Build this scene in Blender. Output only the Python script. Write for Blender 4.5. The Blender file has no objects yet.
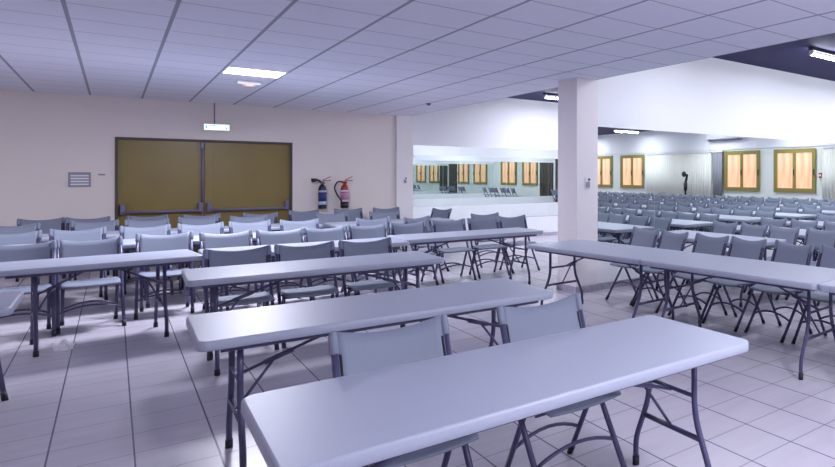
import bpy, bmesh, math, random
from mathutils import Vector, Matrix
random.seed(7)
S = bpy.context.scene
COL = S.collection
PI = math.pi

# ------------------------------------------------------------------ materials
def new_mat(name):
    m = bpy.data.materials.new(name); m.use_nodes = True
    return m, m.node_tree.nodes, m.node_tree.links, m.node_tree.nodes['Principled BSDF']

def plain(name, col, rough=0.5, metal=0.0, noise=0.0, scale=40.0, bump=0.0, spec=0.5):
    m, N, L, b = new_mat(name)
    b.inputs['Roughness'].default_value = rough
    b.inputs['Metallic'].default_value = metal
    b.inputs['Specular IOR Level'].default_value = spec
    tc = N.new('ShaderNodeTexCoord')
    nz = N.new('ShaderNodeTexNoise'); nz.inputs['Scale'].default_value = scale
    nz.inputs['Detail'].default_value = 4
    L.new(tc.outputs['Object'], nz.inputs['Vector'])
    mx = N.new('ShaderNodeMix'); mx.data_type = 'RGBA'
    k = max(noise, 0.01)
    mx.inputs[6].default_value = (*[max(0, c*(1-k)) for c in col], 1)
    mx.inputs[7].default_value = (*[min(1, c*(1+k)) for c in col], 1)
    L.new(nz.outputs['Fac'], mx.inputs[0])
    L.new(mx.outputs[2], b.inputs['Base Color'])
    if bump:
        bp = N.new('ShaderNodeBump'); bp.inputs['Strength'].default_value = bump
        bp.inputs['Distance'].default_value = 0.002
        L.new(nz.outputs['Fac'], bp.inputs['Height']); L.new(bp.outputs['Normal'], b.inputs['Normal'])
    return m

def emit(name, col, strength):
    m, N, L, b = new_mat(name)
    b.inputs['Base Color'].default_value = (*col, 1)
    b.inputs['Emission Color'].default_value = (*col, 1)
    b.inputs['Emission Strength'].default_value = strength
    return m

def grid_mat(name, base, line, x0, y0, pitch, lwx, lwy, rough, noise=0.05, nscale=3.0, linex=None, spec=0.5):
    """square tiles in world/object metres; lwx: width of joints at constant x, lwy: at constant y"""
    m, N, L, b = new_mat(name)
    b.inputs['Roughness'].default_value = rough
    b.inputs['Specular IOR Level'].default_value = spec
    tc = N.new('ShaderNodeTexCoord'); sp = N.new('ShaderNodeSeparateXYZ')
    L.new(tc.outputs['Object'], sp.inputs[0])
    def joint(sock, off, w):
        a = N.new('ShaderNodeMath'); a.operation = 'SUBTRACT'; a.inputs[1].default_value = off
        L.new(sock, a.inputs[0])
        d = N.new('ShaderNodeMath'); d.operation = 'PINGPONG'; d.inputs[1].default_value = pitch/2
        L.new(a.outputs[0], d.inputs[0])
        mr = N.new('ShaderNodeMapRange'); mr.inputs[1].default_value = w*0.5; mr.inputs[2].default_value = w*0.5+0.002
        mr.inputs[3].default_value = 1; mr.inputs[4].default_value = 0
        L.new(d.outputs[0], mr.inputs[0]); return mr.outputs[0]
    jx = joint(sp.outputs[0], x0, lwx); jy = joint(sp.outputs[1], y0, lwy)
    nz = N.new('ShaderNodeTexNoise'); nz.inputs['Scale'].default_value = nscale; nz.inputs['Detail'].default_value = 5
    mp = N.new('ShaderNodeMapping'); mp.inputs['Scale'].default_value = (1, 5, 1)
    L.new(tc.outputs['Object'], mp.inputs[0]); L.new(mp.outputs[0], nz.inputs['Vector'])
    mx = N.new('ShaderNodeMix'); mx.data_type = 'RGBA'
    mx.inputs[6].default_value = (*[c*(1-noise) for c in base], 1)
    mx.inputs[7].default_value = (*[min(1, c*(1+noise)) for c in base], 1)
    L.new(nz.outputs['Fac'], mx.inputs[0])
    m1 = N.new('ShaderNodeMix'); m1.data_type = 'RGBA'
    m1.inputs[7].default_value = (*(linex or line), 1)
    L.new(jy, m1.inputs[0]); L.new(mx.outputs[2], m1.inputs[6])
    m2 = N.new('ShaderNodeMix'); m2.data_type = 'RGBA'
    m2.inputs[7].default_value = (*line, 1)
    L.new(jx, m2.inputs[0]); L.new(m1.outputs[2], m2.inputs[6])
    L.new(m2.outputs[2], b.inputs['Base Color'])
    mm = N.new('ShaderNodeMath'); mm.operation = 'MAXIMUM'; L.new(jx, mm.inputs[0]); L.new(jy, mm.inputs[1])
    bp = N.new('ShaderNodeBump'); bp.inputs['Strength'].default_value = 0.3; bp.inputs['Distance'].default_value = 0.003
    bp.invert = True
    L.new(mm.outputs[0], bp.inputs['Height']); L.new(bp.outputs['Normal'], b.inputs['Normal'])
    return m

M = {}
M['floor'] = grid_mat('floor_tile', (0.55, 0.515, 0.585), (0.14, 0.12, 0.17), 2.7624, 2.4142, 0.3348, 0.006, 0.005, 0.27, 0.10, 2.0, linex=(0.30, 0.27, 0.34))
M['ceiling'] = grid_mat('ceiling_tile', (0.80, 0.80, 0.89), (0.34, 0.36, 0.42), -0.261, 6.9115, 0.6, 0.024, 0.014, 0.8, 0.03, 4.0, linex=(0.42, 0.42, 0.50), spec=0.2)
M['wall_beige'] = plain('painted_plaster_beige', (0.79, 0.71, 0.67), 0.6, noise=0.03, scale=2)
M['wall_white'] = plain('painted_plaster_white', (0.84, 0.84, 0.88), 0.6, noise=0.01, scale=2)
M['wall_green'] = plain('pale_green_wall_panel', (0.80, 0.83, 0.79), 0.6, noise=0.03, scale=2)
M['column'] = plain('column_plaster', (0.84, 0.79, 0.80), 0.6, noise=0.02, scale=3)
M['dark_ceiling'] = plain('dark_painted_ceiling', (0.009, 0.006, 0.072), 0.8, noise=0.1, scale=2)
M['skirting'] = plain('mottled_stone_skirting', (0.42, 0.40, 0.48), 0.4, noise=0.5, scale=18)
M['mirror'], _N, _L, _b = new_mat('wall_mirror_glass')
_b.inputs['Base Color'].default_value = (0.83, 0.872, 0.86, 1); _b.inputs['Metallic'].default_value = 1; _b.inputs['Roughness'].default_value = 0.0
M['table'] = plain('grey_granite_plastic', (0.39, 0.42, 0.52), 0.40, noise=0.10, scale=160, bump=0.05)
M['plastic'] = plain('light_grey_plastic', (0.215, 0.243, 0.318), 0.55, noise=0.04, scale=90, spec=0.3)
M['steel'] = plain('slate_grey_steel_tube', (0.062, 0.058, 0.135), 0.35, noise=0.08, scale=60)
M['rubber'] = plain('black_rubber', (0.012, 0.012, 0.02), 0.6)
M['door'] = plain('olive_brown_door_paint', (0.23, 0.165, 0.04), 0.34, noise=0.10, scale=3)
M['door_frame'] = plain('dark_bronze_frame', (0.07, 0.052, 0.05), 0.5)
M['grey_metal'] = plain('grey_blue_metal', (0.16, 0.14, 0.24), 0.4)
M['white_plastic'] = plain('white_plastic', (0.80, 0.80, 0.84), 0.4)
M['grey_plastic'] = plain('grey_plastic', (0.30, 0.28, 0.34), 0.5)
M['dark_plastic'] = plain('dark_plastic', (0.03, 0.028, 0.05), 0.5)
M['black_paint'] = plain('black_gloss_paint', (0.015, 0.013, 0.02), 0.3)
M['red_paint'] = plain('red_gloss_paint', (0.32, 0.02, 0.02), 0.3)
M['blue_label'] = plain('dark_blue_label', (0.03, 0.05, 0.17), 0.5, noise=0.4, scale=40)
M['pale_label'] = plain('pale_blue_label', (0.45, 0.58, 0.80), 0.5)
M['pink_label'] = plain('mauve_label', (0.45, 0.22, 0.38), 0.5, noise=0.3, scale=60)
M['white_label'] = plain('white_label', (0.72, 0.62, 0.78), 0.5)
M['olive_frame'] = plain('olive_green_frame', (0.26, 0.22, 0.055), 0.5, noise=0.08, scale=10)
M['curtain'] = plain('cream_fabric', (0.80, 0.80, 0.72), 0.8, noise=0.05, scale=5)
M['grey_cloth'] = plain('grey_fabric', (0.22, 0.22, 0.25), 0.8, noise=0.1, scale=30)
M['brown_door'] = plain('dark_brown_wood', (0.06, 0.045, 0.03), 0.5, noise=0.3, scale=8)
M['paper'] = plain('white_paper', (0.92, 0.91, 0.95), 0.9)
M['orange_lens'] = plain('orange_lens', (0.70, 0.50, 0.42), 0.3)
M['panel_light'] = emit('lit_ceiling_panel', (0.93, 0.95, 1.0), 9.0)
M['tube_light'] = emit('lit_fluorescent_tube', (0.90, 0.93, 1.0), 30.0)
M['sign_face'] = emit('lit_exit_sign_face', (0.80, 0.95, 0.92), 1.0)
M['sign_green'] = emit('green_sign_mark', (0.12, 0.50, 0.40), 0.5)

def lit_window():
    m, N, L, b = new_mat('warm_lit_pane')
    tc = N.new('ShaderNodeTexCoord')
    mp = N.new('ShaderNodeMapping'); mp.inputs['Scale'].default_value = (1, 3.2, 0.5)
    nz = N.new('ShaderNodeTexNoise'); nz.inputs['Scale'].default_value = 1.0; nz.inputs['Detail'].default_value = 3
    L.new(tc.outputs['Object'], mp.inputs[0]); L.new(mp.outputs[0], nz.inputs['Vector'])
    cr = N.new('ShaderNodeValToRGB')
    e = cr.color_ramp.elements
    e[0].position = 0.34; e[0].color = (0.45, 0.24, 0.19, 1)
    e[1].position = 0.62; e[1].color = (0.95, 0.68, 0.50, 1)
    n = cr.color_ramp.elements.new(0.46); n.color = (0.90, 0.47, 0.27, 1)
    L.new(nz.outputs['Fac'], cr.inputs[0])
    L.new(cr.outputs[0], b.inputs['Emission Color']); b.inputs['Emission Strength'].default_value = 1.0
    b.inputs['Base Color'].default_value = (0.3, 0.2, 0.15, 1); b.inputs['Roughness'].default_value = 0.2
    return m
M['lit_pane'] = lit_window()

# ------------------------------------------------------------------ mesh helpers
def link(name, bm, mats, parent=None, smooth=False, loc=None):
    me = bpy.data.meshes.new(name)
    bmesh.ops.recalc_face_normals(bm, faces=bm.faces[:])
    bm.to_mesh(me); bm.free()
    for m in (mats if isinstance(mats, (list, tuple)) else [mats]): me.materials.append(m)
    if smooth:
        for p in me.polygons: p.use_smooth = True
    o = bpy.data.objects.new(name, me); COL.objects.link(o)
    if parent: o.parent = parent
    if loc: o.location = loc
    return o

def add_box(bm, c, s, bevel=0.0, mi=0, rot=None):
    r = bmesh.ops.create_cube(bm, size=1.0)
    vs = r['verts']
    bmesh.ops.scale(bm, vec=s, verts=vs)
    if rot is not None: bmesh.ops.rotate(bm, cent=(0, 0, 0), matrix=rot, verts=vs)
    bmesh.ops.translate(bm, vec=c, verts=vs)
    fs = {f for v in vs for f in v.link_faces}
    for f in fs: f.material_index = mi
    if bevel > 0:
        es = list({e for v in vs for e in v.link_edges})
        g = bmesh.ops.bevel(bm, geom=es, offset=bevel, segments=2, affect='EDGES', profile=0.5)
        for f in g['faces']: f.material_index = mi

def bx(x0, x1, y0, y1, z0, z1, bm=None, bevel=0.0, mi=0):
    bm = bm or bmesh.new()
    add_box(bm, ((x0+x1)/2, (y0+y1)/2, (z0+z1)/2), (abs(x1-x0), abs(y1-y0), abs(z1-z0)), bevel, mi)
    return bm

def smooth_path(pts, n=6, r=0.04):
    """round the corners of a polyline"""
    pts = [Vector(p) for p in pts]
    out = [pts[0]]
    for i in range(1, len(pts)-1):
        p, a, b = pts[i], pts[i-1], pts[i+1]
        d = min(r, (a-p).length*0.45, (b-p).length*0.45)
        q0 = p+(a-p).normalized()*d; q1 = p+(b-p).normalized()*d
        for k in range(n+1):
            t = k/n
            out.append(q0*(1-t)**2+p*2*t*(1-t)+q1*t*t)
    out.append(pts[-1])
    return out

def add_tube(bm, pts, rad, seg=10, mi=0, cap=True):
    pts = [Vector(p) for p in pts]
    rings = []
    up = Vector((0, 0, 1))
    t0 = (pts[1]-pts[0]).normalized()
    nrm = t0.orthogonal().normalized() if abs(t0.dot(up)) > 0.95 else up.cross(t0).normalized()
    for i, p in enumerate(pts):
        if i == 0: t = pts[1]-p
        elif i == len(pts)-1: t = p-pts[i-1]
        else: t = (pts[i+1]-p).normalized()+(p-pts[i-1]).normalized()
        t.normalize()
        nrm = (nrm-t*nrm.dot(t)).normalized()
        bn = t.cross(nrm)
        rr = rad[i] if isinstance(rad, (list, tuple)) else rad
        rings.append([bm.verts.new(p+(nrm*math.cos(2*PI*k/seg)+bn*math.sin(2*PI*k/seg))*rr) for k in range(seg)])
    for a, b in zip(rings, rings[1:]):
        for k in range(seg):
            f = bm.faces.new((a[k], a[(k+1) % seg], b[(k+1) % seg], b[k])); f.material_index = mi; f.smooth = True
    if cap:
        for R in (rings[0], rings[-1]):
            f = bm.faces.new(R); f.material_index = mi
    return bm

def add_lathe(bm, prof, c=(0, 0, 0), seg=20, mi=0):
    rings = []
    for r, z in prof:
        rings.append([bm.verts.new((c[0]+max(r, 1e-4)*math.cos(2*PI*k/seg), c[1]+max(r, 1e-4)*math.sin(2*PI*k/seg), c[2]+z)) for k in range(seg)])
    for a, b in zip(rings, rings[1:]):
        for k in range(seg):
            f = bm.faces.new((a[k], a[(k+1) % seg], b[(k+1) % seg], b[k])); f.material_index = mi; f.smooth = True
    for R in (rings[0], rings[-1]):
        f = bm.faces.new(R); f.material_index = mi
    return bm

def add_sheet(bm, fn, nu, nv, mi=0):
    """closed slab from fn(u,v)->(top,bottom) with u,v in -1..1"""
    T = [[None]*(nv+1) for _ in range(nu+1)]; B = [[None]*(nv+1) for _ in range(nu+1)]
    for i in range(nu+1):
        for j in range(nv+1):
            a, b = fn(-1+2*i/nu, -1+2*j/nv)
            T[i][j] = bm.verts.new(a); B[i][j] = bm.verts.new(b)
    def q(*v):
        f = bm.faces.new(v); f.material_index = mi; f.smooth = True
    for i in range(nu):
        for j in range(nv):
            q(T[i][j], T[i+1][j], T[i+1][j+1], T[i][j+1]); q(B[i][j], B[i][j+1], B[i+1][j+1], B[i+1][j])
    for i in range(nu):
        q(T[i][0], B[i][0], B[i+1][0], T[i+1][0]); q(T[i][nv], T[i+1][nv], B[i+1][nv], B[i][nv])
    for j in range(nv):
        q(T[0][j], T[0][j+1], B[0][j+1], B[0][j]); q(T[nu][j], B[nu][j], B[nu][j+1], T[nu][j+1])

def rrect(hx, hy, r, n=5):
    out = []
    for cx, cy, a0 in ((hx-r, hy-r, 0), (-hx+r, hy-r, PI/2), (-hx+r, -hy+r, PI), (hx-r, -hy+r, 1.5*PI)):
        for k in range(n+1):
            a = a0+PI/2*k/n; out.append((cx+r*math.cos(a), cy+r*math.sin(a)))
    return out

def thing(name, label, cat, loc=(0, 0, 0), rz=0.0, group=None):
    o = bpy.data.objects.new(name, None); COL.objects.link(o); o.empty_display_size = 0.1
    o.location = loc; o.rotation_euler = (0, 0, rz)
    o['label'] = label; o['category'] = cat
    if group: o['group'] = group
    return o

def tag(o, label, cat, group=None):
    o['label'] = label; o['category'] = cat
    if group: o['group'] = group
    return o

def struct(name, bm, m, parent=None, smooth=False):
    o = link(name, bm, m, parent, smooth)
    if parent is None: o['kind'] = 'structure'
    return o

def dup(root, loc, rz, label, group):
    r = root.copy(); COL.objects.link(r); r.location = loc; r.rotation_euler = (0, 0, rz)
    r['label'] = label; r['group'] = group
    for ch in list(root.children):
        c = ch.copy(); COL.objects.link(c); c.parent = r
        for g in ch.children:
            d = g.copy(); COL.objects.link(d); d.parent = c
    return r

# ------------------------------------------------------------------ setting
XL, XR, YF, YB = -4.0, 16.0, -12.0, 13.40     # left wall, right wall, wall behind the camera, door wall
ZC, ZH = 2.7455, 3.34                          # low tiled ceiling, high dark ceiling
XE = 4.54                                      # edge of the low ceiling
YP = 6.58                                      # face of the partition with the mirrors
T = 0.15
struct('floor', bx(XL-T, XR+T, YF-T, YB+T, -0.1, 0.0), M['floor'])
struct('ceiling', bx(XL-T, XE, YF-T, YB+T, ZC, ZH+0.1), M['ceiling'])
struct('ceiling_hall', bx(XE, XR+T, YF-T, YB+T, ZH, ZH+0.1), M['dark_ceiling'])
# door wall with its opening
DX0, DX1, DZ = 0.02, 2.43, 2.105
bm = bx(XL-T, DX0, YB, YB+T, 0, ZC); bx(DX1, 4.40, YB, YB+T, 0, ZC, bm); bx(DX0, DX1, YB, YB+T, DZ, ZC, bm)
struct('wall_back', bm, M['wall_beige'])
struct('wall_mirror_side', bx(4.40, XR+T, YB, YB+T, 0, ZH), M['wall_white'])
struct('wall_left', bx(XL-T, XL, YF-T, YB, 0, ZC), M['wall_beige'])
struct('wall_front', bx(XL, XR, YF-T, YF, 0, ZH), M['wall_white'])
bm = bx(XR, XR+T, YF-T, YB, 0, 2.45, mi=1); bx(XR-0.04, XR+T, YF-T, YB, 2.45, ZH, bm)
struct('wall_right', bm, [M['wall_white'], M['wall_green']])
struct('wall_partition', bx(4.565, XR, YP, 6.73, 0, ZH), M['wall_white'])
# columns at the edge of the low ceiling (fixed parts of the building)
struct('trim_1', bx(4.245, 4.57, 6.56, 7.01, 0, ZC+0.3, bevel=0.004), M['column'])
struct('trim_2', bx(4.26, 4.585, 13.36, YB+0.02, 0, ZC+0.3, bevel=0.004), M['column'])
# stone skirting
struct('baseboard_partition', bx(4.58, XR-0.01, YP-0.012, YP, 0, 0.085), M['skirting'])
bm = bx(4.233, 4.582, 6.548, 6.56, 0, 0.085); bx(4.233, 4.245, 6.56, 7.02, 0, 0.085, bm)
struct('baseboard_column', bm, M['skirting'])
struct('baseboard_mirror_side', bx(4.60, XR-0.01, YB-0.012, YB, 0, 0.085), M['skirting'])
bm = bx(XL, DX0-0.05, YB-0.012, YB, 0, 0.085); bx(DX1+0.05, 4.255, YB-0.012, YB, 0, 0.085, bm)
struct('baseboard_back', bm, M['skirting'])

# ------------------------------------------------------------------ double door
bm = bx(DX0, DX0+0.035, YB-0.01, YB+0.10, 0, DZ); bx(DX1-0.035, DX1, YB-0.01, YB+0.10, 0, DZ, bm)
bx(DX0+0.035, DX1-0.035, YB-0.01, YB+0.10, DZ-0.035, DZ, bm)
struct('trim_3', bm, M['door_frame'])
XM = 1.145
def door_leaf(n, x0, x1):
    d = struct('door_%d' % n, bx(x0, x1, YB+0.035, YB+0.085, 0.008, DZ-0.04), M['door'])
    d['label'] = 'olive brown %s leaf of the closed double door with a push bar' % ('left' if n == 1 else 'right')
    bm = add_tube(bmesh.new(), [(x0+0.05, YB-0.045, 0.885), (x1-0.05, YB-0.045, 0.885)], 0.021, 12)
    link('push_bar', bm, M['grey_metal'], d)
    for x in (x0+0.055, x1-0.055):
        bm = bx(x-0.032, x+0.032, YB-0.055, YB+0.034, 0.85, 1.02, bevel=0.01)
        link('bar_bracket', bm, M['grey_metal'], d)
    xr = x1-0.03 if n == 1 else x0+0.03
    if n == 1:
        bm = add_tube(bmesh.new(), [(xr, YB+0.012, 1.02), (xr, YB+0.012, DZ-0.04)], 0.016, 8)
        bx(xr-0.024, xr+0.024, YB-0.004, YB+0.034, 1.95, 2.06, bm, bevel=0.004)
        link('latch_rod', bm, M['grey_metal'], d)
        bm = add_tube(bmesh.new(), [(xr, YB+0.012, 0.02), (xr, YB+0.012, 0.85)], 0.016, 8)
        link('latch_rod', bm, M['grey_metal'], d)
    else:
        for x in (x0+0.11, x1-0.09):   # faint raised strips of the leaf
            link('edge_strip', bx(x-0.004, x+0.004, YB+0.031, YB+0.035, 0.15, DZ-0.12), M['door'], d)
door_leaf(1, DX0+0.036, XM-0.004); door_leaf(2, XM+0.004, DX1-0.036)

# ------------------------------------------------------------------ mirrors
ords = ['first', 'second', 'third', 'fourth', 'fifth', 'sixth', 'seventh', 'eighth', 'ninth', 'tenth', 'eleventh', 'twelfth',
        'thirteenth', 'fourteenth', 'fifteenth', 'sixteenth', 'seventeenth', 'eighteenth', 'nineteenth', 'twentieth',
        'twenty-first', 'twenty-second', 'twenty-third', 'twenty-fourth', 'twenty-fifth', 'twenty-sixth', 'twenty-seventh', 'twenty-eighth']
MZ0, MZ1 = 0.49, 2.14
def mirror_run(edges, y, th, text, group):
    for k, (a, b) in enumerate(zip(edges, edges[1:])):
        bm = bx(a+0.0015, b-0.0015, y, y+th, MZ0, MZ1)
        tag(link('mirror_panel', bm, M['mirror']), text % ords[k], 'mirror', group)
e2 = [4.575, 5.55]+[5.55+1.11*i for i in range(1, 10)]; e2 = [x for x in e2 if x < 15.9]+[15.95]
mirror_run(e2, YP-0.006, 0.006, 'frameless mirror panel on the partition wall, %s from the big column', 'mirrors right of the big column')
e1 = [4.60, 5.62]+[5.62+1.11*i for i in range(1, 10)]; e1 = [x for x in e1 if x < 15.9]+[15.95]
mirror_run(e1, YB-0.006, 0.006, 'frameless mirror panel on the far white wall, %s from the corner pillar', 'mirrors on the far wall')
mirror_run(e1, 6.73, 0.006, 'frameless mirror panel on the back of the partition, %s from the big column', 'mirrors on the back of the partition')

# ------------------------------------------------------------------ right wall: windows, blinds, door, AC (seen in the mirrors)
def window(n, y0, y1, z0=0.97, z1=2.38):
    X = XR
    f = 0.13
    bm = bx(X-0.06, X+0.01, y0, y1, z0, z0+f); bx(X-0.06, X+0.01, y0, y1, z1-f, z1, bm)
    for a, b in ((y0, y0+f), (y1-f, y1), ((y0+y1)/2-0.05, (y0+y1)/2+0.05)):
        bx(X-0.06, X+0.01, a, b, z0+f, z1-f, bm)
    w = struct('window_%d' % n, bm, M['olive_frame'])
    ym = (y0+y1)/2
    for a, b in ((y0+f, ym-0.05), (ym+0.05, y1-f)):
        o = link('pane', bx(X-0.012, X+0.004, a-(a+b)/2, b-(a+b)/2, z0+f, z1-f), M['lit_pane'], w, loc=(0, (a+b)/2, 0))
    for yy in (ym, y1-0.05):
        link('window_handle', bx(X-0.09, X-0.06, yy-0.015, yy+0.015, 1.52, 1.72, bevel=0.006), M['dark_plastic'], w)
    return w
for i, (a, b) in enumerate([(0.42, 2.08), (-1.85, -0.20), (-8.05, -6.45), (-10.30, -8.68), (7.65, 9.45), (10.15, 11.75)]): window(i+1, a, b)
def pleats(bm, x, y0, y1, z0, z1, pitch, amp):
    n = int((y1-y0)/pitch*4)
    def fn(u, v):
        y = y0+(u+1)/2*(y1-y0); z = z0+(v+1)/2*(z1-z0)
        xx = x+amp*math.sin(2*PI*y/pitch)
        return (xx, y, z), (xx-0.01, y, z)
    add_sheet(bm, fn, n, 1)
    return bm
def blind(y0, y1, mat, label, name='vertical_blind', z0=0.35, z1=2.36):
    r = thing(name, label, 'blind', (XR-0.09, (y0+y1)/2, 0))
    h = (y1-y0)/2
    link('slats', pleats(bmesh.new(), 0, -h, h, z0, z1, 0.13, 0.016), mat, r)
    link('head_rail', bx(-0.04, 0.05, -h, h, z1, z1+0.06), M['white_plastic'], r)
    return r
blind(-6.25, -2.45, M['curtain'], 'wide cream vertical blind between the two pairs of windows, seen in the mirror')
blind(-2.38, -1.90, M['grey_cloth'], 'narrow grey blind beside an olive window frame, seen in the mirror')
blind(2.35, 3.6, M['curtain'], 'cream vertical blind beside the window nearest the partition, seen in the mirror', z0=0.6)
d = struct('door_3', bx(XR-0.05, XR, 12.0, 13.25, 0, 2.32), M['brown_door'])
link('door_handle', bx(XR-0.12, XR-0.05, 12.1, 12.14, 0.98, 1.10, bevel=0.008), M['grey_metal'], d)
for yy in (12.41, 12.82): link('door_groove', bx(XR-0.056, XR-0.05, yy-0.02, yy+0.02, 0.05, 2.28), M['black_paint'], d)
# air conditioner high on the right wall
r = thing('air_conditioner', 'long white wall air conditioner above the windows, seen in the mirror', 'air conditioner', (XR-0.04, -1.72, 2.80))
def acp(bm):
    prof = [(0, 0), (-0.20, 0.02), (-0.24, 0.10), (-0.20, 0.27), (0, 0.28)]
    vs = [[bm.verts.new((x, y, z)) for x, z in prof] for y in (-0.82, 0.82)]
    for k in range(len(prof)): bm.faces.new((vs[0][k], vs[0][(k+1) % 5], vs[1][(k+1) % 5], vs[1][k]))
    bm.faces.new(vs[0]); bm.faces.new(vs[1][::-1]); return bm
link('housing', acp(bmesh.new()), M['white_plastic'], r)
link('air_outlet', bx(-0.215, -0.06, -0.78, 0.78, -0.012, 0.006), M['dark_plastic'], r)
link('louvre', bx(-0.23, -0.205, -0.76, 0.76, 0.015, 0.05), M['grey_plastic'], r)
# fire alarm box and a pedestal fan
r = thing('fire_alarm_box', 'small red fire alarm box on the right wall, seen at the edge of the mirror', 'alarm', (XR, 2.28, 1.52))
link('housing', bx(-0.07, 0, -0.07, 0.07, -0.08, 0.08, bevel=0.01), M['red_paint'], r)
link('button', add_lathe(bmesh.new(), [(0.03, 0), (0.03, 0.02)]), M['white_plastic'], r).matrix_local = Matrix.Translation((-0.07, 0, 0)) @ Matrix.Rotation(-PI/2, 4, 'Y')
r = thing('pedestal_fan', 'black pedestal fan standing before the cream blind, seen in the mirror', 'fan', (15.5, -3.42, 0))
link('base', add_lathe(bmesh.new(), [(0.2, 0), (0.2, 0.02), (0.03, 0.05)]), M['black_paint'], r)
link('pole', add_tube(bmesh.new(), [(0, 0, 0.03), (0, 0, 0.9), (0, 0, 1.0), (0, 0, 1.25)], [0.03, 0.03, 0.07, 0.075], 10), M['black_paint'], r)
bm = add_lathe(bmesh.new(), [(0.03, -0.05), (0.09, -0.04), (0.11, 0), (0.09, 0.04), (0.03, 0.05)])
h = link('fan_head', bm, M['black_paint'], r); h.matrix_local = Matrix.Translation((-0.08, 0, 1.56)) @ Matrix.Rotation(PI/2, 4, 'Y')
link('motor', add_tube(bmesh.new(), [(-0.03, 0, 1.56), (0.08, 0, 1.52), (0.0, 0, 1.22)], 0.05, 10), M['black_paint'], r)

# ------------------------------------------------------------------ lamps
def area(name, loc, sx, sy, power, col, parent=None):
    l = bpy.data.lights.new(name, 'AREA'); l.shape = 'RECTANGLE'; l.size = sx; l.size_y = sy
    l.energy = power; l.color = col
    o = bpy.data.objects.new(name, l); COL.objects.link(o); o.location = loc
    if parent: o.parent = parent
    return o
LOWC = (0.85, 0.86, 1.0); HIC = (0.84, 0.88, 1.0)
P_LOW, P_HIGH = 112.0, 125.0
def panel(cx, cy, label, power=P_LOW):
    r = thing('ceiling_light', label, 'ceiling light', (cx, cy, ZC), 0, 'recessed ceiling light panels')
    bm = bx(-0.298, 0.298, -0.298, -0.275, -0.006, 0.004)
    bx(-0.298, 0.298, 0.275, 0.298, -0.006, 0.004, bm); bx(-0.298, -0.275, -0.275, 0.275, -0.006, 0.004, bm); bx(0.275, 0.298, -0.275, 0.275, -0.006, 0.004, bm)
    link('frame', bm, M['white_plastic'], r)
    link('diffuser', bx(-0.275, 0.275, -0.275, 0.275, -0.004, 0.002), M['panel_light'], r)
    area('lamp', (0, 0, -0.012), 0.54, 0.54, power, LOWC, r)
panel(1.239, 9.01, 'square lit panel in the tiled ceiling in front of the double door')
panel(2.439, 0.01, 'square lit panel in the tiled ceiling just right of the camera', 84)
panel(3.039, -2.99, 'square lit panel in the tiled ceiling behind the camera', 175)
panel(-2.361, 9.01, 'square lit panel in the tiled ceiling far left, towards the door wall', 28)
panel(-2.361, -2.99, 'square lit panel in the tiled ceiling at the left, behind the camera', 12)
def tube(cx, cy, label, power=P_HIGH):
    r = thing('fluorescent_light', label, 'ceiling light', (cx, cy, ZH), 0, 'fluorescent tubes on the dark ceiling')
    link('mount', bx(-0.62, 0.62, -0.035, 0.035, -0.05, 0.0, bevel=0.004), M['dark_plastic'], r)
    for x in (-0.60, 0.60):
        link('end_bracket', bx(x-0.012, x+0.012, -0.03, 0.03, -0.12, -0.05, bevel=0.003), M['white_plastic'], r)
    link('tube', add_tube(bmesh.new(), [(-0.588, 0, -0.10), (0.588, 0, -0.10)], 0.022, 10), M['tube_light'], r)
    area('lamp', (0, 0, -0.128), 1.15, 0.05, power, HIC, r)
tx = [(7.78, 'nearest the low ceiling'), (11.2, 'in the middle of the hall'), (14.7, 'nearest the right wall')]
ty = [(5.06, 'beside the mirror partition'), (1.6, 'second line from the partition'), (-2.0, 'third line from the partition'), (-6.0, 'fourth line from the partition'), (-9.8, 'in the line nearest the rear wall')]
for x, a in tx:
    for y, b in ty: tube(x, y, 'fluorescent tube %s, %s' % (b, a), P_HIGH*(0.25 if y > 5 else 0.14 if x < 14 else 0.42))
for x, b in ((5.55, 'beside the low ceiling edge'), (9.6, 'second from the low ceiling'), (13.0, 'third from the low ceiling')):  # extra tubes out of view, added to even the light on the partition wall
    tube(x, 5.06, 'unseen fill tube added beside the mirror partition, %s' % b, P_HIGH*0.23)
for x, a in tx:
    for y, b in ((12.0, 'beside the far mirror wall'), (8.4, 'behind the partition')):
        tube(x-0.25, y, 'fluorescent tube %s, %s' % (b, a), P_HIGH*0.42)
# emergency lamp beside the lit panel
r = thing('emergency_lamp', 'small white emergency lamp with an orange lens on the ceiling beside the lit panel', 'lamp', (1.30, 9.88, ZC))
link('housing', bx(-0.13, 0.13, -0.05, 0.05, -0.05, 0.0, bevel=0.012), M['white_plastic'], r)
link('lens', add_lathe(bmesh.new(), [(0.03, -0.085), (0.07, -0.07), (0.08, -0.05)]), M['orange_lens'], r)
r = thing('smoke_detector', 'tiny dark detector on the ceiling left of the big column', 'detector', (3.95, 10.75, ZC))
link('housing', add_lathe(bmesh.new(), [(0.02, -0.035), (0.035, -0.02), (0.04, 0)]), M['grey_metal'], r)

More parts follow.
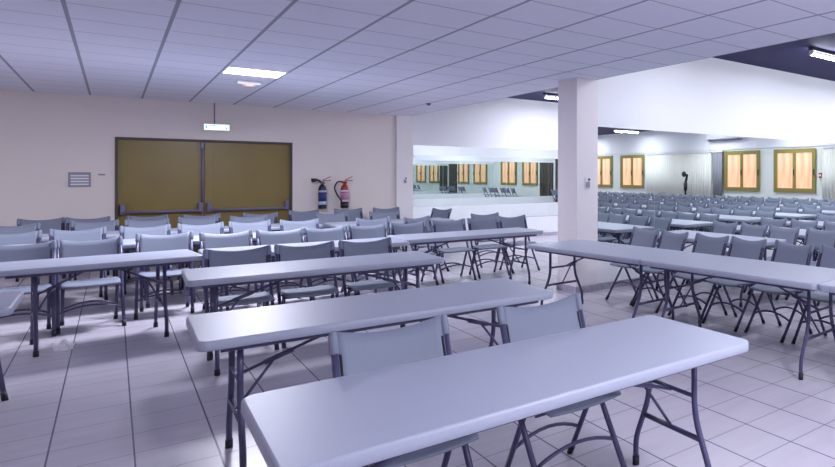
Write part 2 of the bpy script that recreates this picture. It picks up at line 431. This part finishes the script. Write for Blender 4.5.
# ------------------------------------------------------------------ things on the door wall
r = thing('exit_sign', 'lit white and green exit sign hanging above the double door', 'sign', (1.30, 13.33, 2.325))
link('housing', bx(-0.185, 0.185, -0.02, 0.02, -0.06, 0.06, bevel=0.012), M['white_plastic'], r)
link('face', bx(-0.172, 0.172, -0.0235, -0.0195, -0.048, 0.048), M['sign_face'], r)
bm = bmesh.new()
for x, z, w, h in ((-0.145, 0, 0.02, 0.06), (-0.05, 0.028, 0.11, 0.014), (0.02, -0.025, 0.03, 0.012), (-0.06, -0.030, 0.04, 0.012), (0.05, 0.026, 0.05, 0.012), (0.125, 0.0, 0.014, 0.03), (0.135, -0.02, 0.022, 0.03)):
    bx(x-w/2, x+w/2, -0.0255, -0.0232, z-h/2, z+h/2, bm)
link('lettering', bm, M['sign_green'], r)
link('hanger_rod', add_tube(bmesh.new(), [(-0.03, 0, 0.058), (-0.03, 0, ZC-2.325)], 0.009, 8), M['grey_metal'], r)

r = thing('wall_vent', 'small grey louvred vent plate on the wall left of the double door', 'vent', (-0.375, YB, 1.42))
link('frame', bx(-0.125, 0.125, -0.015, 0, -0.115, 0.115, bevel=0.004), M['grey_plastic'], r)
for k in range(4):
    link('louvre', bx(-0.10, 0.10, -0.022, -0.012, -0.085+0.045*k, -0.062+0.045*k, bevel=0.003), M['white_plastic'], r)
tag(link('wall_plate', bx(-0.04, 0.04, -0.012, 0, -0.013, 0.013, bevel=0.004), M['grey_plastic'], loc=(-0.13, YB, 1.50)), 'tiny dark plate on the wall between the vent and the door', 'plate')

def extinguisher(x, kind):
    blk = kind == 'black'
    r = thing('fire_extinguisher', ('black fire extinguisher with a flared horn on the wall, left of the red one' if blk
              else 'red fire extinguisher with a looped hose on the wall, right of the black one'), 'fire extinguisher', (x, YB-0.10, 0.86))
    body = M['black_paint'] if blk else M['red_paint']
    R = 0.068
    link('cylinder', add_lathe(bmesh.new(), [(R-0.01, 0), (R, 0.015), (R, 0.36), (R*0.8, 0.42), (0.028, 0.455), (0.028, 0.475)], seg=24), body, r)
    link('foot_ring', add_lathe(bmesh.new(), [(R+0.003, -0.005), (R+0.003, 0.045 if blk else 0.11)], seg=24), M['black_paint'], r)
    link('label_band', add_lathe(bmesh.new(), [(R+0.002, 0.15), (R+0.002, 0.30)], seg=24), M['blue_label'] if blk else M['pink_label'], r)
    link('label_band', add_lathe(bmesh.new(), [(R+0.002, 0.07 if blk else 0.12), (R+0.002, 0.135 if blk else 0.165)], seg=24), M['pale_label'] if blk else M['white_label'], r)
    link('label_band', add_lathe(bmesh.new(), [(R+0.002, 0.31), (R+0.002, 0.345)], seg=24), M['pale_label'] if blk else M['white_label'], r)
    link('valve', bx(-0.025, 0.035, -0.022, 0.022, 0.47, 0.52, bevel=0.006), M['grey_metal'] if blk else M['red_paint'], r)
    bm = bmesh.new()
    add_box(bm, (0.075, 0, 0.535), (0.14, 0.022, 0.012), 0.003, rot=None)
    add_box(bm, (0.07, 0, 0.575), (0.15, 0.022, 0.012), 0.003, rot=Matrix.Rotation(-0.5, 3, 'Y'))
    link('handle', bm, M['red_paint'], r)
    if blk:
        bm = add_tube(bmesh.new(), smooth_path([(-0.02, 0, 0.50), (-0.07, -0.01, 0.545), (-0.13, -0.02, 0.540)], 4), 0.018, 8)
        link('hose', bm, M['rubber'], r)
        bm = add_tube(bmesh.new(), [(-0.08, -0.015, 0.545), (-0.14, -0.022, 0.542), (-0.18, -0.025, 0.535)], [0.022, 0.034, 0.040], 12)
        link('horn', bm, M['rubber'], r)
    else:
        bm = add_tube(bmesh.new(), smooth_path([(-0.02, 0, 0.50), (-0.12, -0.01, 0.52), (-0.19, -0.02, 0.40), (-0.13, -0.03, 0.24), (-0.07, -0.05, 0.16), (-0.065, -0.05, 0.08)], 5, 0.07), 0.014, 8)
        link('hose', bm, M['rubber'], r)
    link('wall_bracket', bx(-0.03, 0.03, 0.06, 0.10, 0.28, 0.34), M['grey_metal'], r)
extinguisher(2.90, 'black'); extinguisher(3.28, 'red')

def switch(x, y, z, label):
    r = thing('light_switch', label, 'switch', (x, y, z))
    link('plate', bx(-0.04, 0.04, -0.012, 0, -0.075, 0.075, bevel=0.004), M['white_plastic'], r)
    link('rocker', bx(-0.025, 0.025, -0.02, -0.010, -0.055, 0.02, bevel=0.003), M['grey_plastic'], r)
    link('indicator', bx(0.0, 0.028, -0.022, -0.010, 0.034, 0.062, bevel=0.003), M['dark_plastic'], r)
switch(4.41, 6.56, 1.40, 'light switch plate on the front of the big column')
switch(4.43, 13.36, 1.39, 'light switch plate on the pillar at the far wall corner')

# ------------------------------------------------------------------ folding table
TZ, TL, TW = 0.737, 1.83, 0.74
def make_table(TL=1.83, inset=0.18):
    r = thing('folding_table', '', 'table')
    bm = bmesh.new()
    hx, hy = TL/2, TW/2
    th = 0.046
    prof = [(0.010, 0.0), (0.003, -0.003), (0.0, -0.010), (0.0, -th+0.004), (0.004, -th)]
    rings = [[bm.verts.new((x, y, TZ+dz)) for x, y in rrect(hx-i, hy-i, 0.05-i)] for i, dz in prof]
    n = len(rings[0])
    bm.faces.new(rings[0]); bm.faces.new(rings[-1][::-1])
    for a, b in zip(rings, rings[1:]):
        for k in range(n):
            f = bm.faces.new((a[k], b[k], b[(k+1) % n], a[(k+1) % n])); f.smooth = True
    link('tabletop', bm, M['table'], r)
    for s in (-1, 1):
        link('side_rail', bx(-hx+0.09, hx-0.09, s*(hy-0.075)-0.012, s*(hy-0.075)+0.012, TZ-th-0.028, TZ-th+0.001), M['steel'], r)
    zt = TZ-th
    for ex in (-1, 1):
        x = ex*(hx-inset)
        for s in (-1, 1):
            p = [(x, s*0.165, zt), (x, s*0.165, 0.385), (x, s*0.275, 0.14), (x, s*0.275, 0.0)]
            leg = link('leg', add_tube(bmesh.new(), smooth_path(p[:3]+[(x, s*0.275, 0.03)], 5, 0.09), 0.0145, 10), M['steel'], r)
            link('foot_cap', add_tube(bmesh.new(), [(x, s*0.275, 0.0), (x, s*0.275, 0.045)], 0.018, 10), M['rubber'], leg)
        link('crossbar', add_tube(bmesh.new(), [(x, -0.165, 0.47), (x, 0.165, 0.47)], 0.010, 8), M['steel'], r)
        link('crossbar', add_tube(bmesh.new(), [(x, -0.212, 0.28), (x, 0.212, 0.28)], 0.0125, 8), M['steel'], r)
        link('top_bar', add_tube(bmesh.new(), [(x, -hy+0.06, zt-0.010), (x, hy-0.06, zt-0.010)], 0.011, 8), M['steel'], r)
        k = min(1.0, (hx-inset)/0.66)
        xi = x-ex*0.60*k
        bm = add_tube(bmesh.new(), [(x, 0.0, 0.462), (xi, 0.0, zt-0.010)], 0.0085, 8)
        add_tube(bm, [(x-ex*0.12*k, 0.0, 0.462+0.2*0.21), (x-ex*0.25*k, 0.0, 0.462+0.4167*0.21)], 0.014, 8)
        link('brace', bm, M['steel'], r)
        bm = add_tube(bmesh.new(), [(x, 0.0, 0.285), (x-ex*0.16*k, 0.0, 0.51)], 0.0075, 8)
        link('brace', bm, M['steel'], r)
    return r

# ------------------------------------------------------------------ folding chair (faces -y, origin on the floor)
CX = 0.226
def tube_y(z):     # side tube: front foot -> bend at seat -> back top
    if z < 0.44: return -0.235+(0.055+0.235)*z/0.44
    return 0.055+(0.205-0.055)*(z-0.44)/(0.845-0.44)
def seat_fn(u, v):
    hx, hy = 0.210, 0.205
    x = hx*u*math.sqrt(1-0.10*v*v); y = hy*v*math.sqrt(1-0.10*u*u)-0.012
    z = 0.445-0.010*(1-u*u)*(1-0.3*v*v)
    if v < -0.6: z -= 0.010*((-v-0.6)/0.4)**2
    t = 0.021
    edge = max(abs(u), abs(v))
    if edge > 0.99: t = 0.014
    return (x, y, z), (x, y, z-t)
def back_fn(u, v):
    t = (v+1)/2
    zb = 0.575+0.015*(1-u*u); zt = 0.858-0.034*(1-u*u)
    z = zb+(zt-zb)*t
    y = tube_y(z)+0.022*(1-u*u)
    x = 0.218*u
    return (x, y-0.007, z), (x, y+0.007, z)
def sleeve(bm, s, mi=0, seg=10):
    zs = [0.772, 0.776, 0.80, 0.83, 0.850, 0.859]
    add_tube(bm, [(s*CX, tube_y(z), z) for z in zs], [0.015, 0.018, 0.018, 0.0175, 0.016, 0.009], seg, mi)
def front_leg(bm, s, mi=0, seg=10):
    add_tube(bm, smooth_path([(s*CX, tube_y(0.83), 0.83), (s*CX, 0.055, 0.44), (s*CX, tube_y(0.02), 0.02)], 4, 0.10), 0.0138, seg, mi)
def rear_leg(bm, s, mi=0, seg=10):
    add_tube(bm, [(s*(CX-0.033), 0.0, 0.418), (s*(CX-0.033), 0.213, 0.02)], 0.0138, seg, mi)
def stretch(bm, z, y, hw, mi=0, seg=8):
    pts = []
    for k in range(9):
        u = -1+2*k/8
        pts.append((hw*u, y, z+0.055*(1-u*u)))
    add_tube(bm, pts, 0.0095, seg, mi)
def make_chair():
    r = thing('folding_chair', '', 'chair')
    bm = bmesh.new(); add_sheet(bm, seat_fn, 10, 10); link('seat', bm, M['plastic'], r)
    bm = bmesh.new(); add_sheet(bm, back_fn, 12, 5); b = link('backrest', bm, M['plastic'], r)
    for s in (-1, 1):
        bm = bmesh.new(); sleeve(bm, s); link('sleeve', bm, M['plastic'], b)
        bm = bmesh.new(); add_tube(bm, [(s*(CX-0.019), tube_y(0.60)-0.004, 0.60), (s*(CX-0.019), tube_y(0.77)-0.004, 0.77)], 0.0055, 6); link('slot', bm, M['rubber'], b)
    for s in (-1, 1):
        bm = bmesh.new(); front_leg(bm, s); l = link('leg', bm, M['steel'], r)
        y = tube_y(0.0)
        link('foot_cap', add_tube(bmesh.new(), [(s*CX, tube_y(0.0)-0.003, 0.0), (s*CX, tube_y(0.05), 0.05)], 0.0165, 8), M['rubber'], l)
        bm = bmesh.new(); rear_leg(bm, s); l = link('leg', bm, M['steel'], r)
        link('foot_cap', add_tube(bmesh.new(), [(s*(CX-0.033), 0.223, 0.0), (s*(CX-0.033), 0.199, 0.046)], 0.0165, 8), M['rubber'], l)
    bm = bmesh.new(); stretch(bm, 0.17, tube_y(0.17), CX); link('stretcher', bm, M['steel'], r)
    bm = bmesh.new(); stretch(bm, 0.17, 0.132, CX-0.033); link('stretcher', bm, M['steel'], r)
    bm = bmesh.new()
    for y in (-0.125, 0.05): add_tube(bm, [(-CX, y, 0.412), (CX, y, 0.412)], 0.009, 8)
    link('seat_bar', bm, M['steel'], r)
    return r
def make_far_chair():
    bm = bmesh.new()
    add_sheet(bm, seat_fn, 6, 6); add_sheet(bm, back_fn, 8, 3)
    for s in (-1, 1):
        sleeve(bm, s, 0, 6); front_leg(bm, s, 1, 6); rear_leg(bm, s, 1, 6)
    stretch(bm, 0.17, tube_y(0.17), CX, 1, 6); stretch(bm, 0.17, 0.132, CX-0.033, 1, 6)
    return tag(link('folding_chair', bm, [M['plastic'], M['steel']]), '', 'chair')

tproto, cproto, fproto = make_table(), make_chair(), make_far_chair()
sproto = make_table(1.34, 0.26)
used = set()
def place(proto, x, y, rz, label, group):
    if proto.name not in used:
        used.add(proto.name)
        proto.location = (x, y, 0); proto.rotation_euler = (0, 0, rz); proto['label'] = label; proto['group'] = group
        return proto
    return dup(proto, (x, y, 0), rz, label, group)

# tables under the low ceiling --------------------------------------------------
GT = 'folding tables in rows under the low ceiling'
for x, y, a, lab in [
    (1.225, 2.202, -0.009, 'grey folding table nearest the camera, light top reaching out of the bottom edge'),
    (1.194, 3.878, -0.012, 'grey folding table directly behind the nearest one, without chairs'),
    (1.3045, 5.978, -0.02, 'grey folding table in the third row, three chairs behind it'),
    (-1.335, 5.56, 0.0, 'grey folding table at the left picture edge, only its right corner showing'),
    (1.54, 7.60, 0.0, 'grey folding table in the fourth row, behind the third-row chairs'),
    (3.40, 7.83, 0.0, 'grey folding table left of the big column, open floor beside its right end'),
    (-0.45, 9.45, 0.0, 'grey folding table in the fifth row at the left'),
    (1.42, 9.45, 0.0, 'grey folding table in the fifth row in front of the double door'),
    (-0.45, 11.0, 0.0, 'grey folding table in the sixth row at the left, nearest the vent plate'),
    (1.42, 11.0, 0.0, 'grey folding table in the sixth row before the double door'),
    (3.35, 10.72, 0.0, 'grey folding table in the sixth row before the fire extinguishers'),
]: place(tproto, x, y, a, lab, GT)
place(sproto, -0.075, 7.64, 0.10, 'short grey folding table at the left with crumpled paper before its leg', GT)
# chairs under the low ceiling: x, y of the top of the back
def back_at(x, y, rz): return x+0.21*math.sin(rz), y-0.21*math.cos(rz)
GC = 'folding chairs in rows under the low ceiling'
rows = {
 'the nearest table': [(0.872, 2.80, 0.02), (1.592, 2.80, 0.03)],
 'the third-row table': [(0.80, 6.66, -0.02), (1.31, 6.66, -0.03), (1.83, 6.66, 0.0)],
 'the table left of the third row': [(-0.64, 8.55, 0.05), (-0.17, 8.66, 0.06), (0.42, 8.93, -0.05)],
 'the fourth-row tables': [(0.93, 8.64, 0.05), (1.44, 8.60, 0.02), (1.92, 8.66, 0.03), (2.42, 8.72, 0.02), (2.95, 8.78, 0.04), (3.54, 8.86, -0.03), (4.08, 8.90, -0.03), (4.62, 9.02, 0.05)],
 'the fifth-row tables': [(-0.83, 10.2, 0.0), (-0.30, 10.36, 0.04), (0.30, 10.38, 0.02), (0.85, 10.40, -0.02), (1.39, 10.44, 0.02), (1.96, 10.32, -0.02), (2.84, 9.95, 0.04), (3.42, 9.80, 0.35), (4.57, 9.89, -0.05)],
 'the sixth-row tables': [(-0.94, 11.8, 0.04), (-0.18, 11.92, -0.02), (0.36, 11.84, -0.02), (0.95, 12.0, 0.0), (1.56, 11.84, -0.05), (2.74, 11.92, -0.03), (3.49, 11.60, -0.03)],
}
for k, L in rows.items():
    for i, (x, y, a) in enumerate(L):
        px, py = back_at(x, y, a)
        place(cproto, px, py, a, 'grey folding chair behind %s, %s' % (k, (ords[i]+' from the left') if len(L) > 1 else 'cut by the frame'), GC)
place(cproto, -0.80, 6.20, 0.3, 'grey folding chair at the left picture edge, only a front leg and seat corner showing', GC)
for i, (x, y, a) in enumerate([(-0.76, 13.08, 0.05), (-0.27, 12.98, -0.02), (0.40, 12.96, -0.05), (1.05, 12.7, 0.1), (1.82, 12.55, -0.3), (2.54, 13.02, 0.02), (3.29, 13.08, -0.05), (3.95, 13.0, -0.08)]):
    px, py = back_at(x, y, a)
    place(cproto, px, py, a, 'grey folding chair in the last row along the door wall, %s from the left' % ords[i], GC)
px, py = back_at(4.64, 11.9, -1.15)
place(cproto, px, py, -1.15, 'dark grey folding chair turned sideways on its own before the far mirror wall', GC)

# long row along the low-ceiling edge and hall rows behind it -------------------------
GH = 'folding tables in the hall rows'
for i, (x, y) in enumerate([(3.738, 5.241), (3.876, 3.416), (4.014, 1.591)]):
    place(tproto, x, y, -PI/2+0.0754, 'grey folding table in the long row beside the big column, %s' % ['its end nearest the column', 'second from the column', 'third from the column'][i], GH)
GHC = 'folding chairs in the hall rows'
for i, (x, y, a) in enumerate([(4.76, 5.79, 0.04), (4.74, 5.24, -0.06), (4.75, 4.64, 0.03), (4.77, 4.13, -0.02), (4.80, 3.57, -0.06), (4.83, 3.05, 0.0), (4.86, 2.5, 0.02)]):
    rz = -PI/2+a; px, py = back_at(x, y, rz)
    place(cproto, px, py, rz, 'grey folding chair behind the long table line, %s from the big column' % ords[i], GHC)
hall = [('second', 5.48, 6.28, 4.0), ('third', 6.79, 7.42, 2.4), ('fourth', 8.25, 8.90, 0.2), ('fifth', 9.70, 10.35, -1.9), ('sixth', 11.15, 11.80, -4.0), ('seventh', 12.60, 13.25, -6.2), ('eighth', 14.0, 14.65, -8.2)]
for name, xt, xc, ymin in hall:
    y = 5.40-random.uniform(0, 0.15); k = 0
    while y > ymin-0.4:
        place(tproto, xt+random.uniform(-0.03, 0.03), y, PI/2+random.uniform(-0.02, 0.02), 'grey folding table, %s hall row, %s from the mirror partition' % (name, ords[k]), GH)
        y -= 1.86; k += 1
    y = 5.88; k = 0
    while y > ymin:
        rz = -PI/2+random.uniform(-0.06, 0.06)
        px, py = back_at(xc+random.uniform(-0.05, 0.05), y, rz)
        place(cproto if name in ('second', 'third') else fproto, px, py, rz, 'grey folding chair, %s hall row, %s from the mirror partition' % (name, ords[k]), GHC)
        y -= 0.545+random.uniform(-0.012, 0.03); k += 1

for i, (x, y, a) in enumerate([(14.9, 8.2, 0.1), (15.0, 8.8, -0.1), (14.9, 9.5, 0.0), (14.95, 10.2, 0.1), (14.9, 10.8, -0.05), (14.95, 11.4, 0.1)]):
    place(fproto, x, y, PI/2+a, 'grey folding chair behind the partition below the windows, %s from the partition' % ords[i], 'folding chairs behind the partition')
# ------------------------------------------------------------------ crumpled paper on the floor
r = bmesh.new()
bmesh.ops.create_icosphere(r, subdivisions=3, radius=1.0)
rnd = random.Random(3)
for v in r.verts:
    n = v.co.normalized()
    k = 1+0.30*math.sin(7*n.x+3*n.y)*math.cos(6*n.y-4*n.z)+rnd.uniform(-0.22, 0.22)
    w2 = 1+0.35*math.sin(6*n.x+1.0)
    v.co = Vector((n.x*0.062*k, n.y*0.04*k, max(0.0, 0.026*w2+n.z*0.044*k*w2)))
tag(link('crumpled_paper', r, M['paper'], loc=(-0.305, 7.44, 0.0)), 'crumpled white paper lying on the tiles by a table leg at the left', 'paper')

# ------------------------------------------------------------------ camera and output
cam = bpy.data.cameras.new('camera'); co = bpy.data.objects.new('camera', cam); COL.objects.link(co)
cam.sensor_fit = 'HORIZONTAL'; cam.sensor_width = 36.0
cam.lens = 604.81/835*36.0
cam.shift_x = -(692.87-417.5)/835
cam.shift_y = -(233.5-175.84)/835
cam.clip_start = 0.05; cam.clip_end = 200
co.matrix_world = Matrix.Translation((0, 0, 1.498)) @ Matrix.Rotation(-0.7643, 4, 'Z') @ Matrix.Rotation(PI/2, 4, 'X') @ Matrix.Rotation(0.0020, 4, 'Z')
S.camera = co
w = bpy.data.worlds.new('world'); S.world = w; w.use_nodes = True
w.node_tree.nodes['Background'].inputs[0].default_value = (0.02, 0.02, 0.03, 1)
S.view_settings.view_transform = 'Standard'; S.view_settings.look = 'None'
S.view_settings.exposure = 0.35; S.view_settings.gamma = 1.0; S.view_settings.use_curve_mapping = False
S.cycles.use_denoising = True
S.cycles.max_bounces = 12; S.cycles.diffuse_bounces = 5; S.cycles.glossy_bounces = 8
S.cycles.sample_clamp_indirect = 6.0
